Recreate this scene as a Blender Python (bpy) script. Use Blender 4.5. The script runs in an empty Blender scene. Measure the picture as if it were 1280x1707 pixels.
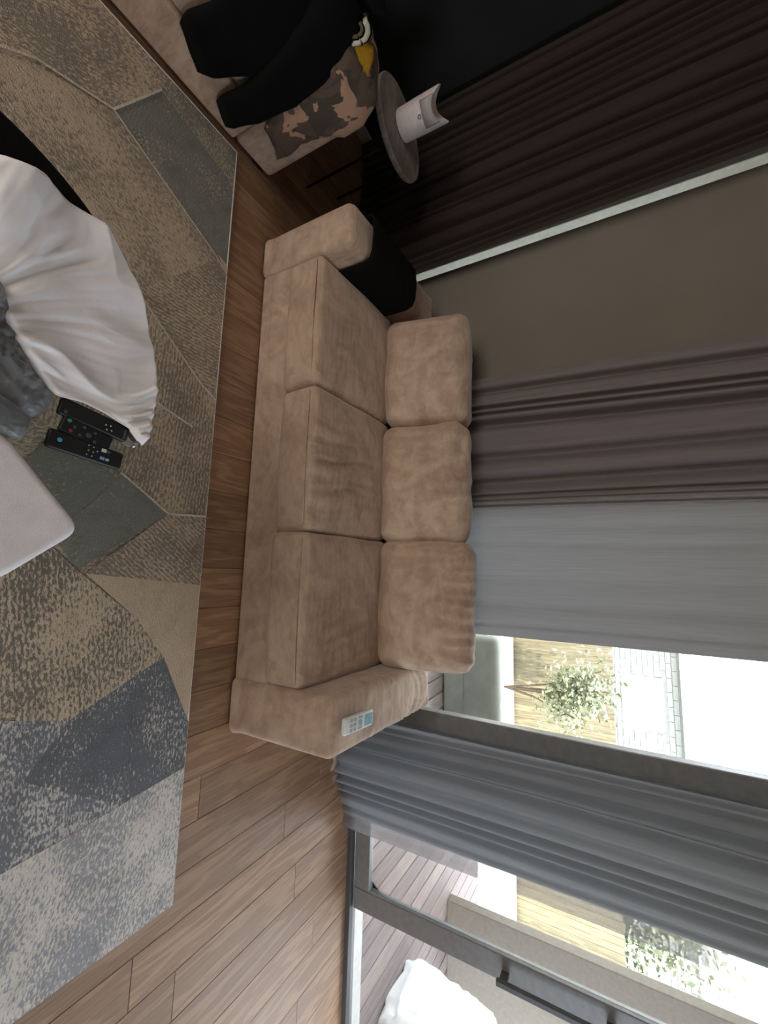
import bpy, bmesh, math, random
import numpy as np
from mathutils import Vector, Matrix, noise as mnoise
R_ = random.Random(7)
S = bpy.context.scene
COL = S.collection

# ------------------------------------------------------------------ camera
YAW, PITCH, ROLL, FPX, CAM_H = -0.1558, 0.5060, -0.04767, 696.1, 1.5
cy, sy, cp, sp = math.cos(YAW), math.sin(YAW), math.cos(PITCH), math.sin(PITCH)
fwd = Vector((sy*cp, cy*cp, -sp)); rgt0 = Vector((cy, -sy, 0)); up0 = rgt0.cross(fwd)
cr, sr = math.cos(ROLL), math.sin(ROLL)
rgt = cr*rgt0 + sr*up0; upv = -sr*rgt0 + cr*up0
cam = bpy.data.cameras.new('camera'); cam_o = bpy.data.objects.new('camera', cam); COL.objects.link(cam_o)
cam.sensor_fit = 'VERTICAL'; cam.sensor_height = 24.0; cam.sensor_width = 18.0
cam.lens = 24.0*FPX/1707.0; cam.clip_start = 0.02; cam.clip_end = 200
# the phone was held sideways: the room's up points to the picture's right
m = Matrix((upv, -rgt, -fwd)).transposed().to_4x4(); m.translation = Vector((0, 0, CAM_H))
cam_o.matrix_world = m
S.camera = cam_o

# ------------------------------------------------------------------ light
S.view_settings.view_transform = 'Standard'; S.view_settings.look = 'None'
S.view_settings.gamma = 1.0; S.view_settings.use_curve_mapping = False
S.view_settings.exposure = 1.05
W = bpy.data.worlds.new('sky'); S.world = W; W.use_nodes = True
wn = W.node_tree.nodes; bg = wn['Background']
bg.inputs[0].default_value = (0.80, 0.90, 1.0, 1); bg.inputs[1].default_value = 4.3
def light(name, kind, loc, rot, energy, color, **k):
    l = bpy.data.lights.new(name, kind); l.energy = energy; l.color = color
    for a, b in k.items(): setattr(l, a, b)
    o = bpy.data.objects.new(name, l); o.location = loc; o.rotation_euler = rot; COL.objects.link(o); return o
light('sun', 'SUN', (0, -6, 20), (math.radians(24), math.radians(10), 0), 5.5, (1.0, .94, .84), angle=math.radians(.6))
# soft fill lamps added out of view, inside the closed side and back walls
light('fill_side', 'AREA', (3.98, 1.05, 1.35), (0, math.radians(90), 0), 26, (.82, .91, 1.0), shape='RECTANGLE', size=2.0, size_y=1.4)
light('fill_rear', 'AREA', (-1.6, -3.3, 1.3), (math.radians(90), 0, 0), 44, (1.0, .93, .86), shape='RECTANGLE', size=2.6, size_y=1.6)
# portals guide the sky's own light through the openings
for n_, x_, w_ in (('doorway_portal', 2.95, 1.9), ('glass_portal', -.1, 3.6)):
    po = light(n_, 'AREA', (x_, 2.52, 1.2), (math.radians(-90), 0, 0), 1, (1, 1, 1), shape='RECTANGLE', size=w_, size_y=2.4)
    po.data.cycles.is_portal = True

# ------------------------------------------------------------------ materials
def lin(c):
    return tuple(((v/255)/12.92 if v/255 <= .04045 else ((v/255+.055)/1.055)**2.4) for v in c)
class NT:
    def __init__(s, name):
        s.m = bpy.data.materials.new(name); s.m.use_nodes = True; s.t = s.m.node_tree; s.n = s.t.nodes
        s.b = s.n['Principled BSDF']; s.out = s.n['Material Output']
    def add(s, t, **k):
        n = s.n.new(t)
        for a, v in k.items():
            if a[0] == '_': setattr(n, a[1:], v)
            else:
                key = int(a[1:]) if a[0] == 'i' and a[1:].isdigit() else a.replace('_', ' ')
                i = n.inputs[key]
                if isinstance(v, bpy.types.NodeSocket): s.t.links.new(v, i)
                else: i.default_value = v
        return n
    def link(s, a, b): s.t.links.new(a, b)
    def ramp(s, fac, stops):
        r = s.add('ShaderNodeValToRGB', Fac=fac); e = r.color_ramp.elements
        while len(e) < len(stops): e.new(.5)
        for el, (p, c) in zip(e, stops): el.position = p; el.color = (*c, 1) if len(c) == 3 else c
        return r.outputs[0]
    def coords(s, scale=(1, 1, 1), kind='Object', rot=(0, 0, 0)):
        tc = s.add('ShaderNodeTexCoord'); mp = s.add('ShaderNodeMapping', Vector=tc.outputs[kind], Scale=scale, Rotation=rot)
        return mp.outputs[0]
    def noise(s, vec, scale=5, detail=3, rough=.55, dist=0):
        return s.add('ShaderNodeTexNoise', Vector=vec, Scale=scale, Detail=detail, Roughness=rough, Distortion=dist).outputs['Fac']
    def mix(s, f, a, b, mode='MIX'):
        n = s.n.new('ShaderNodeMix'); n.data_type = 'RGBA'; n.blend_type = mode
        for i, v in ((0, f), (6, a), (7, b)):
            if isinstance(v, bpy.types.NodeSocket): s.link(v, n.inputs[i])
            else: n.inputs[i].default_value = v if i == 0 else ((*v, 1) if len(v) == 3 else v)
        return n.outputs[2]
    def bump(s, h, strength=.3, dist=.01):
        n = s.add('ShaderNodeBump', Height=h, Strength=strength, Distance=dist); s.link(n.outputs[0], s.b.inputs['Normal'])
        return n.outputs[0]
    def base(s, c):
        if isinstance(c, bpy.types.NodeSocket): s.link(c, s.b.inputs['Base Color'])
        else: s.b.inputs['Base Color'].default_value = (*c, 1)
    def set(s, **k):
        for a, v in k.items(): s.b.inputs[a.replace('_', ' ')].default_value = v
        return s.m

def fabric(name, c1, c2, scale=6, weave=500, bump=.25, sheen=.3, rough=.9, dist=.004, stretch=(1, 1, 1)):
    k = NT(name); v = k.coords(stretch); f = k.noise(v, scale, 4, .6)
    k.base(k.ramp(f, [(.32, lin(c1)), (.68, lin(c2))]))
    w = k.noise(v, weave, 2); k.bump(w, bump, dist)
    k.b.inputs['Specular IOR Level'].default_value = .5 if rough < .6 else .12
    return k.set(Roughness=rough, Sheen_Weight=sheen, Sheen_Roughness=.5)
def plain(name, c, rough=.5, metal=0, **kw):
    k = NT(name); v = k.coords(); f = k.noise(v, 30, 3)
    a = lin(c); k.base(k.ramp(f, [(.3, tuple(x*.9 for x in a)), (.7, tuple(min(1, x*1.08) for x in a))]))
    return k.set(Roughness=rough, Metallic=metal, **kw)

def m_suede():
    k = NT('beige_suede'); v = k.coords()
    big = k.noise(v, 2.6, 4, .62, 2.2); sm = k.noise(v, 13, 4, .65, 1.0); streak = k.noise(k.coords((2.5, 18, 5)), 3, 3, .6, .6)
    c = k.ramp(big, [(.36, lin((160, 134, 117))), (.48, lin((174, 148, 129))), (.53, lin((184, 159, 140))), (.66, lin((197, 174, 155)))])
    c = k.mix(.28, c, k.ramp(sm, [(.3, lin((150, 120, 98))), (.7, lin((214, 186, 160)))]))
    c = k.mix(.16, c, k.ramp(streak, [(.4, lin((146, 118, 96))), (.6, lin((224, 200, 172)))]))
    k.base(c); h = k.noise(v, 420, 2); h2 = k.noise(v, 26, 3)
    s_ = k.add('ShaderNodeMath', _operation='MULTIPLY_ADD', i0=h2, i1=.8, i2=h)
    k.bump(s_.outputs[0], .22, .004)
    return k.set(Roughness=.92, Sheen_Weight=.35, Sheen_Roughness=.4)
def m_curtain(name, c, tr, scale=350):
    k = NT(name); v = k.coords(); f = k.noise(k.coords((40, 40, 1.5)), 3, 3)
    col = k.ramp(f, [(.3, tuple(x*.88 for x in lin(c))), (.7, tuple(x*1.1 for x in lin(c)))])
    k.base(col); k.set(Roughness=.85, Sheen_Weight=.25, Sheen_Roughness=.45)
    nb = k.bump(k.noise(v, scale, 2), .2, .003)
    t = k.add('ShaderNodeBsdfTranslucent', Color=(*lin(tr), 1)); a = k.add('ShaderNodeMixShader', Fac=.5)
    k.link(k.b.outputs[0], a.inputs[1]); k.link(t.outputs[0], a.inputs[2]); k.link(a.outputs[0], k.out.inputs[0])
    return k.m
def m_sheer(name, c, clear=.35):
    k = NT(name); v = k.coords(); f = k.noise(v, 220, 3, .7)
    k.base(k.ramp(f, [(.35, lin(tuple(x*.7 for x in c))), (.65, lin(c))])); k.set(Roughness=.8)
    t = k.add('ShaderNodeBsdfTransparent'); tl = k.add('ShaderNodeBsdfTranslucent', Color=(*lin(c), 1))
    a = k.add('ShaderNodeMixShader', Fac=.5); k.link(k.b.outputs[0], a.inputs[1]); k.link(tl.outputs[0], a.inputs[2])
    b = k.add('ShaderNodeMixShader', Fac=clear); k.link(a.outputs[0], b.inputs[1]); k.link(t.outputs[0], b.inputs[2])
    k.link(b.outputs[0], k.out.inputs[0]); return k.m
def m_glass(name, tint=(1, 1, 1), refl=1.0):
    k = NT(name); k.n.remove(k.b)
    fr = k.add('ShaderNodeFresnel', IOR=1.45); t = k.add('ShaderNodeBsdfTransparent', Color=(*tint, 1))
    g = k.add('ShaderNodeBsdfGlossy', Color=(refl, refl, refl, 1), Roughness=.01)
    a = k.add('ShaderNodeMixShader', Fac=fr.outputs[0]); k.link(t.outputs[0], a.inputs[1]); k.link(g.outputs[0], a.inputs[2])
    k.link(a.outputs[0], k.out.inputs[0]); return k.m
def m_oak(name, dark, mid, light_, along='y', rough=.42):
    k = NT(name); tc = k.add('ShaderNodeTexCoord'); oi = k.add('ShaderNodeObjectInfo')
    off = k.add('ShaderNodeVectorMath', _operation='MULTIPLY_ADD', i0=oi.outputs['Random'], i1=(31.7, 17.3, 7.1), i2=tc.outputs['Object'])
    sc = {'y': (9, 1.1, 9), 'z': (14, 14, 1.0)}[along]
    mp = k.add('ShaderNodeMapping', Vector=off.outputs[0], Scale=sc)
    wob = k.noise(mp.outputs[0], 1.3, 3, .5)
    wv = k.add('ShaderNodeMath', _operation='MULTIPLY', i0=wob, i1=34.0)
    ring = k.add('ShaderNodeMath', _operation='SINE', i0=wv.outputs[0])
    fine = k.noise(k.add('ShaderNodeMapping', Vector=off.outputs[0], Scale=(160, 5, 50) if along == 'y' else (90, 90, 3)).outputs[0], 1.0, 3)
    c = k.ramp(ring.outputs[0], [(0, lin(dark)), (.35, lin(mid)), (1, lin(light_))])
    c = k.mix(.45, c, k.ramp(fine, [(.3, lin(dark)), (.6, lin(light_))]))
    tone = k.ramp(oi.outputs['Random'], [(0, (.74, .72, .70)), (.5, (.92, .90, .89)), (1, (1.10, 1.06, 1.0))])
    k.base(k.mix(1.0, c, tone, 'MULTIPLY')); k.bump(fine, .12, .003)
    return k.set(Roughness=rough)

SUEDE = m_suede()
M = dict(
 oak=m_oak('oak_floor', (130, 97, 72), (152, 118, 90), (166, 133, 104)),
 subfloor=plain('subfloor', (40, 26, 18), .9),
 deck=m_oak('deck_timber', (134, 122, 120), (142, 130, 128), (150, 138, 136), 'y', .7),
 wall_dark=fabric('charcoal_wall', (40, 42, 41), (45, 47, 46), 3, 250, .1, 0),
 wall_light=plain('taupe_paint', (104, 98, 92), .8),
 ceiling=plain('ceiling_paint', (190, 186, 180), .85),
 base=plain('pale_grey_paint', (170, 172, 168), .5),
 alu=plain('grey_aluminium', (132, 132, 132), .38, .25),
 alu_dark=plain('dark_aluminium', (84, 84, 86), .4, .3),
 sill=plain('pale_sill', (205, 203, 200), .5),
 jamb=plain('pale_jamb', (200, 200, 190), .5),
 glass=m_glass('window_glass'), tglass=m_glass('table_glass', (.90, .94, .92), 1.0),
 blind=fabric('charcoal_blind', (122, 115, 105), (128, 121, 110), 2, 600, .15, 0),
 curtL=m_curtain('dark_plum_curtain', (72, 59, 55), (34, 29, 28)),
 curtM=m_curtain('taupe_curtain', (156, 144, 142), (106, 109, 111)),
 curtR=m_curtain('grey_curtain', (140, 137, 138), (112, 117, 122)),
 sheer=m_sheer('grey_sheer', (150, 144, 146), .3),
 black_cloth=fabric('black_cloth', (8, 8, 9), (12, 12, 12), 8, 500, .3, .02),
 brown_black=fabric('black_throw', (13, 9, 9), (17, 13, 12), 8, 500, .3, .0),
 black_plastic=plain('black_plastic', (22, 23, 26), .45),
 black_metal=plain('black_metal', (14, 14, 14), .4, .5),
 white_cloth=fabric('white_cotton', (238, 233, 234), (247, 244, 246), 7, 700, .2, .15),
 towel=fabric('white_folded_cotton', (230, 222, 222), (242, 237, 239), 14, 420, .4, .2),
 satin=fabric('grey_satin', (86, 88, 88), (116, 118, 122), 5, 38, .7, .2, .36, .012),
 yellow=fabric('mustard_knit', (150, 106, 20), (196, 146, 40), 20, 400, .4, .1),
 cream=fabric('cream_knit', (205, 198, 172), (225, 218, 196), 20, 400, .3, .1),
 olive=fabric('olive_knit', (88, 84, 58), (104, 98, 66), 20, 400, .3, .1),
 dwhite=plain('white_plastic', (228, 214, 212), .45),
 dgrey=plain('grey_plastic', (176, 166, 162), .5),
 remote=plain('remote_white', (226, 230, 228), .35),
 lcd=plain('lcd_blue', (150, 190, 205), .2), key=plain('grey_key', (170, 178, 176), .5),
 chrome=plain('chrome', (190, 190, 188), .18, .95),
 ring=plain('dark_print', (70, 62, 60), .5),
 green=plain('green_key', (60, 150, 110), .4), red=plain('red_key', (150, 50, 55), .4), blue=plain('blue_key', (80, 185, 225), .4),
 wkey=plain('white_key', (215, 212, 205), .4), faint=plain('faint_print', (70, 74, 80), .5), lblue=plain('pale_blue_key', (110, 160, 205), .4),
 patio=plain('pale_concrete', (225, 220, 205), .85),
 lawn=plain('lawn', (95, 112, 60), .95),
 pillar=plain('beige_render', (128, 120, 110), .9),
 brick=plain('pale_brick', (218, 216, 212), .9), mortar=plain('mortar', (186, 184, 180), .95),
 house=plain('white_render', (225, 222, 215), .9), rooft=plain('roof_tile', (170, 168, 166), .8),
 fence=m_oak('fence_timber', (104, 96, 76), (126, 118, 94), (140, 132, 108), 'z', .85),
 leaf=plain('leaf_green', (134, 140, 112), .6), bark=plain('bark', (96, 84, 70), .9),
 outsofa=fabric('grey_outdoor_cloth', (126, 128, 118), (140, 142, 130), 5, 400, .2, .1),
 cover=fabric('white_cover', (228, 226, 224), (238, 236, 234), 5, 300, .2, .1),
)
def m_camo():
    k = NT('camouflage_cloth'); v = k.coords((1, 1, 1))
    a = k.noise(v, 9, 2, .5, 1.2); b = k.noise(k.coords((1, 1, 1), 'Object', (.6, .3, .9)), 8, 2, .5, 1.5)
    c = k.ramp(a, [(0, lin((74, 66, 56))), (.46, lin((74, 66, 56))), (.48, lin((96, 78, 66))), (1, lin((84, 70, 62)))])
    f = k.ramp(b, [(.555, (0, 0, 0)), (.575, (1, 1, 1))])
    k.base(k.mix(f, c, lin((176, 140, 116)))); k.bump(k.noise(v, 400, 2), .3, .004)
    return k.set(Roughness=.9)
M['camo'] = m_camo()
def m_tabletop():
    k = NT('grey_washed_wood'); v = k.coords((3, 14, 3)); f = k.noise(v, 3, 4, .6, .8)
    k.base(k.ramp(f, [(.3, lin((112, 100, 92))), (.5, lin((148, 136, 128))), (.7, lin((164, 152, 144)))]))
    k.bump(f, .2, .004); return k.set(Roughness=.6)
M['tabletop'] = m_tabletop()
def m_rug():
    k = NT('patchwork_pile'); base = k.add('ShaderNodeAttribute', _attribute_name='base_tone'); mark = k.add('ShaderNodeAttribute', _attribute_name='mark_tone')
    uv = k.add('ShaderNodeUVMap', _uv_map='UVMap').outputs[0]
    v1 = k.add('ShaderNodeMapping', Vector=uv, Scale=(150, 62, 1)).outputs[0]
    v2 = k.add('ShaderNodeMapping', Vector=uv, Scale=(5, 4, 1)).outputs[0]
    v3 = k.add('ShaderNodeMapping', Vector=uv, Scale=(300, 300, 1)).outputs[0]
    st = k.noise(v1, 1, 2, .6, .4); bigv = k.noise(v2, 1, 2, .5); fine = k.noise(v3, 1, 1)
    # threshold = base density nudged by a large soft noise
    d = k.add('ShaderNodeMath', _operation='MULTIPLY_ADD', i0=bigv, i1=.55, i2=mark.outputs['Alpha']).outputs[0]
    s_ = k.add('ShaderNodeMath', _operation='ADD', i0=st, i1=d).outputs[0]
    sep = k.add('ShaderNodeSeparateXYZ', Vector=uv)
    wob = k.noise(k.add('ShaderNodeMapping', Vector=uv, Scale=(20, 20, 1)).outputs[0], 1, 2)
    ph = k.add('ShaderNodeMath', _operation='MULTIPLY', i0=sep.outputs[0], i1=2*math.pi/.0145)
    ph2 = k.add('ShaderNodeMath', _operation='MULTIPLY_ADD', i0=wob, i1=8.0, i2=ph.outputs[0])
    row = k.add('ShaderNodeMath', _operation='MULTIPLY', i0=k.add('ShaderNodeMath', _operation='SINE', i0=ph2.outputs[0]).outputs[0], i1=base.outputs['Alpha'])
    s_ = k.add('ShaderNodeMath', _operation='ADD', i0=s_, i1=row.outputs[0]).outputs[0]
    mr = k.add('ShaderNodeMapRange', i0=s_, i1=.98, i2=1.12, i3=0.0, i4=.8)
    c = k.mix(mr.outputs[0], base.outputs['Color'], mark.outputs['Color'])
    blot = k.noise(k.add('ShaderNodeMapping', Vector=uv, Scale=(16, 11, 1)).outputs[0], 1, 3, .6)
    c = k.mix(.6, c, k.ramp(blot, [(.32, (.72, .71, .70)), (.5, (.95, .95, .94)), (.68, (1, 1, 1))]), 'MULTIPLY')
    c = k.mix(.22, c, k.ramp(fine, [(.25, (.28, .27, .25)), (.75, (1, 1, 1))]), 'MULTIPLY')
    k.base(c); h = k.add('ShaderNodeMath', _operation='MULTIPLY_ADD', i0=st, i1=1.3, i2=fine).outputs[0]
    k.bump(h, .55, .006); return k.set(Roughness=.95)
M['rug'] = m_rug(); 

# ------------------------------------------------------------------ mesh helpers
def link(name, me, mat=None, parent=None, smooth=False):
    o = bpy.data.objects.new(name, me); COL.objects.link(o)
    if mat is not None and not me.materials: me.materials.append(mat)
    if parent is not None: o.parent = parent
    if smooth:
        for p in me.polygons: p.use_smooth = True
    return o
def mesh(name, v, f, mat=None, parent=None, smooth=False, loc=None, rot=None):
    me = bpy.data.meshes.new(name); me.from_pydata([tuple(map(float, q)) for q in v], [], f); me.update()
    o = link(name, me, mat, parent, smooth)
    if loc is not None: o.location = loc
    if rot is not None: o.rotation_euler = rot
    return o
def tag(o, label=None, cat=None, group=None, kind=None):
    for a, b in (('label', label), ('category', cat), ('group', group), ('kind', kind)):
        if b: o[a] = b
    return o
def thing(name, label, cat, loc=(0, 0, 0), group=None, rz=0):
    o = bpy.data.objects.new(name, None); COL.objects.link(o); o.location = loc; o.rotation_euler = (0, 0, rz)
    o.empty_display_size = .1
    return tag(o, label, cat, group)
def struct(name, parent=None):
    o = bpy.data.objects.new(name, None); COL.objects.link(o); o['kind'] = 'structure'; o.empty_display_size = .1; return o
def boxvf(lo, hi, ch=0):
    (a, b, c), (d, e, f) = lo, hi
    if not ch:
        v = [(a, b, c), (d, b, c), (d, e, c), (a, e, c), (a, b, f), (d, b, f), (d, e, f), (a, e, f)]
        return v, [(3, 2, 1, 0), (4, 5, 6, 7), (0, 1, 5, 4), (1, 2, 6, 5), (2, 3, 7, 6), (3, 0, 4, 7)]
    k = ch
    v = [(a, b, c), (d, b, c), (d, e, c), (a, e, c), (a, b, f-k), (d, b, f-k), (d, e, f-k), (a, e, f-k),
         (a+k, b+k, f), (d-k, b+k, f), (d-k, e-k, f), (a+k, e-k, f)]
    return v, [(3, 2, 1, 0), (8, 9, 10, 11)] + [(i, (i+1) % 4, 4+(i+1) % 4, 4+i) for i in range(4)] + [(4+i, 4+(i+1) % 4, 8+(i+1) % 4, 8+i) for i in range(4)]
def box(name, lo, hi, mat, parent=None, bev=.0, seg=2):
    v, f = boxvf(lo, hi); o = mesh(name, v, f, mat, parent)
    if bev:
        bm = bmesh.new(); bm.from_mesh(o.data); bmesh.ops.bevel(bm, geom=bm.edges[:], offset=bev, segments=seg, profile=.5, affect='EDGES')
        bm.to_mesh(o.data); bm.free()
    return o
def cbox(name, lo, hi, mat, parent=None, ch=.003):
    c = [(lo[i]+hi[i])/2 for i in range(2)]+[lo[2]]
    v, f = boxvf([lo[i]-c[i] for i in range(3)], [hi[i]-c[i] for i in range(3)], ch)
    return mesh(name, v, f, mat, parent, loc=c)
def axis_pts(h, r, n):
    k = [-h + r*(1-math.cos(a*math.pi/2/4))*1.0 for a in range(0, 5)]
    k = [-h + r*i/4 for i in range(4)]
    inner = list(np.linspace(-(h-r), h-r, n+1))
    return np.array(k + inner + [-q for q in reversed(k)])
def rounded(name, hx, hy, hz, r, mat, parent=None, loc=(0, 0, 0), rot=(0, 0, 0), n=14, crown=(0, 0, 0), disp=None):
    ax = [axis_pts(hx, r, n), axis_pts(hy, r, n), axis_pts(hz, r, max(4, n//2))]; h = (hx, hy, hz)
    idx = {}; V = []; F = []
    def vid(p):
        key = tuple(round(q, 6) for q in p)
        if key not in idx: idx[key] = len(V); V.append(p)
        return idx[key]
    for a in range(3):
        u, w = (a+1) % 3, (a+2) % 3
        for s in (-1, 1):
            for i in range(len(ax[u])-1):
                for j in range(len(ax[w])-1):
                    q = []
                    for di, dj in ((0, 0), (1, 0), (1, 1), (0, 1)):
                        p = [0, 0, 0]; p[a] = s*h[a]; p[u] = ax[u][i+di]; p[w] = ax[w][j+dj]; q.append(vid(p))
                    F.append(tuple(q if s > 0 else q[::-1]))
    P = np.array(V); H = np.array(h); inn = np.clip(P, -(H-r), H-r); d = P-inn; L = np.linalg.norm(d, axis=1, keepdims=True); L[L == 0] = 1
    N = d/L; P = inn + N*r
    q = np.clip(P/H, -1, 1)
    for a in range(3):
        if crown[a]:
            u, w = (a+1) % 3, (a+2) % 3
            P[:, a] += crown[a]*q[:, a]*(1-q[:, u]**2)**.7*(1-q[:, w]**2)**.7
    if disp is not None: P = P + disp(P, N)
    return mesh(name, P, F, mat, parent, True, loc, rot)
def fbm(P, s, seed=0):
    return np.array([mnoise.noise(Vector((p[0]*s+seed*3.1, p[1]*s+seed*1.7, p[2]*s-seed*2.3))) for p in P])
def tube(name, path, r, mat, parent=None, n=8, closed=False):
    V = []; F = []; P = [Vector(p) for p in path]; m_ = len(P)
    rr = r if isinstance(r, (list, tuple)) else [r]*m_
    for i, p in enumerate(P):
        a = P[(i-1) % m_] if (closed or i) else P[0]; b = P[(i+1) % m_] if (closed or i < m_-1) else P[-1]
        t = (b-a).normalized(); s = t.cross(Vector((0, 0, 1)))
        if s.length < .05: s = t.cross(Vector((0, 1, 0)))
        s.normalize(); w = s.cross(t)
        for k in range(n):
            an = 2*math.pi*k/n; V.append(p + rr[i]*(math.cos(an)*s + math.sin(an)*w))
    for i in range(m_ if closed else m_-1):
        for k in range(n): F.append((i*n+k, i*n+(k+1) % n, ((i+1) % m_)*n+(k+1) % n, ((i+1) % m_)*n+k))
    if not closed: F += [tuple(range(n-1, -1, -1)), tuple((m_-1)*n+k for k in range(n))]
    return mesh(name, V, F, mat, parent, True)
def lathe(name, prof, mat, parent=None, n=40, loc=(0, 0, 0), rot=None, fn=None):
    V = []; F = []
    for (r, z) in prof:
        for k in range(n):
            a = 2*math.pi*k/n; p = (r*math.cos(a), r*math.sin(a), z); V.append(fn(p) if fn else p)
    for i in range(len(prof)-1):
        for k in range(n): F.append((i*n+k, i*n+(k+1) % n, (i+1)*n+(k+1) % n, (i+1)*n+k))
    F += [tuple(range(n-1, -1, -1)), tuple((len(prof)-1)*n+k for k in range(n))]
    o = mesh(name, V, F, mat, parent, True, loc, rot)
    shade(o); return o
def shade(o, ang=40):
    bm = bmesh.new(); bm.from_mesh(o.data)
    for e in bm.edges:
        if len(e.link_faces) == 2 and e.calc_face_angle(0) > math.radians(ang): e.smooth = False
    bm.to_mesh(o.data); bm.free()
def loft(name, rows, mat, parent=None, n=28, jit=.0, seed=1, sub=3, power=2.0, cap=True):
    """rows of (centre, half-width vector, half-thickness vector): a soft closed garment tube"""
    rows = [tuple(np.array(q, float) for q in r) for r in rows]; out = []
    for i in range(len(rows)-1):
        for s in range(sub):
            t = s/sub; t2 = t*t*(3-2*t); out.append(tuple(rows[i][k]*(1-t2)+rows[i+1][k]*t2 for k in range(3)))
    out.append(rows[-1]); V = []; F = []
    for (c, w, th) in out:
        for k in range(n):
            a = 2*math.pi*k/n; ca, sa = math.cos(a), math.sin(a)
            ca = math.copysign(abs(ca)**(2/power), ca); sa = math.copysign(abs(sa)**(2/power), sa)
            V.append(c + w*ca + th*sa)
    V = np.array(V)
    if jit:
        for a in range(3): V[:, a] += jit*fbm(V, 9, seed+a) + jit*.5*fbm(V, 24, seed+a+5)
    for i in range(len(out)-1):
        for k in range(n): F.append((i*n+k, i*n+(k+1) % n, (i+1)*n+(k+1) % n, (i+1)*n+k))
    if cap: F += [tuple(range(n-1, -1, -1)), tuple((len(out)-1)*n+k for k in range(n))]
    o = mesh(name, V, F, mat, parent, True)
    bm = bmesh.new(); bm.from_mesh(o.data); bmesh.ops.recalc_face_normals(bm, faces=bm.faces); bm.to_mesh(o.data); bm.free(); return o
def star_cloth(name, poly, centre, zf, mat, parent=None, nth=220, nr=46, thick=.003, power=.75):
    """cloth lying flat: rings from a centre out to a star-shaped outline, height from zf(x, y)"""
    poly = np.array(poly, float); c = np.array(centre, float); seg = np.roll(poly, -1, 0)-poly; L = np.linalg.norm(seg, axis=1); cum = np.r_[0, np.cumsum(L)]
    B = []
    for t in np.linspace(0, cum[-1], nth, endpoint=False):
        i = np.searchsorted(cum, t, 'right')-1; B.append(poly[i]+seg[i]*(t-cum[i])/L[i])
    B = np.array(B)
    for _ in range(2): B = .25*np.roll(B, 1, 0)+.5*B+.25*np.roll(B, -1, 0)
    V = [(c[0], c[1], zf(c[0], c[1], 0))]; F = []
    for j in range(1, nr+1):
        s = (j/nr)**power
        for k in range(nth):
            p = c+(B[k]-c)*s; V.append((p[0], p[1], zf(p[0], p[1], s)))
    for k in range(nth): F.append((0, 1+k, 1+(k+1) % nth))
    for j in range(nr-1):
        for k in range(nth):
            a = 1+j*nth; b = a+nth; F.append((a+k, b+k, b+(k+1) % nth, a+(k+1) % nth))
    o = mesh(name, V, F, mat, parent, True)
    if thick:
        md = o.modifiers.new('thickness', 'SOLIDIFY'); md.thickness = thick; md.offset = -1
    return o

# ------------------------------------------------------------------ room shell
XL, XR, YB, YW, ZC = -3.08, 4.05, -3.5, 2.36, 2.62
fl = struct('floor')
box('subfloor', (XL-.1, YB-.1, -.12), (XR+.1, YW+.02, -.022), M['subfloor'], fl)
PW = .165; joints = {}
def row_of(x): return int(math.floor((x-1.17)/PW+1e-6))
for x, y in ((.9, 1.235), (1.25, 1.756), (1.58, 1.86), (1.58, 1.19), (1.4, 1.015), (1.95, 2.03)): joints.setdefault(row_of(x), []).append(y)
k0 = row_of(XL); k1 = row_of(XR)
for k in range(k0, k1+1):
    x0 = max(XL, 1.17+k*PW); x1 = min(XR, x0+PW if x0 > XL else 1.17+(k+1)*PW)
    ys = sorted(joints.get(k, []))
    if not ys: ys = [YB+.3+R_.random()*1.0]
    while ys[0] > YB+.7: ys.insert(0, ys[0]-(.95+.9*R_.random()))
    while ys[-1] < YW-.6: ys.append(ys[-1]+.95+.9*R_.random())
    ys = [YB]+[y for y in ys if YB+.15 < y < YW-.12]+[YW]
    for a, b in zip(ys, ys[1:]):
        cbox('floor_plank', (x0+.0006, a+.0006, -.022), (x1-.0006, b-.0006, R_.uniform(-.0006, .0)), M['oak'], fl, .0016)
box('ceiling', (XL-.15, YB-.15, ZC), (XR+.15, YW+.18, ZC+.12), M['ceiling'])['kind'] = 'structure'
box('wall_left', (XL-.15, YB, -.1), (XL, YW+.18, ZC), M['wall_dark'])['kind'] = 'structure'
wl = struct('wall_front')
box('wall_panel', (XL, YW, -.02), (-2.06, YW+.16, ZC), M['wall_dark'], wl)
box('wall_header', (-2.06, YW, 2.42), (XR, YW+.16, ZC), M['wall_dark'], wl)
box('wall_right', (XR, YB, -.1), (XR+.15, YW+.18, ZC), M['wall_light'])['kind'] = 'structure'
box('wall_back', (XL, YB-.15, -.1), (XR+.15, YB, ZC), M['wall_light'])['kind'] = 'structure'
bb = box('baseboard_left', (XL, YB+.02, .0), (XL+.016, 2.33, .075), M['base'], None, .003); bb['kind'] = 'structure'

# window: fixed glazing behind blind and curtain, then the sliding door leaf and the open doorway
w1 = struct('window_1')
box('jamb', (-2.06, YW-.03, .0), (-1.975, YW+.12, 2.42), M['jamb'], w1, .004)
box('head', (-1.975, YW+.02, 2.34), (.80, YW+.12, 2.42), M['alu'], w1)
box('bottom_rail', (-1.975, YW+.02, .03), (.80, YW+.07, .14), M['alu'], w1, .003)
box('pane', (-1.975, YW+.042, .14), (.80, YW+.048, 2.34), M['glass'], w1)
box('mullion', (.80, YW-.005, .03), (.905, YW+.055, 2.42), M['alu'], w1, .004)
d1 = struct('door_1')
box('bottom_rail', (.93, YW+.012, .035), (1.885, YW+.052, .137), M['alu'], d1, .003)
box('top_rail', (.93, YW+.012, 2.28), (1.885, YW+.052, 2.40), M['alu'], d1)
box('stile', (1.885, YW+.01, .035), (2.0, YW+.054, 2.40), M['alu'], d1, .004)
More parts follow.
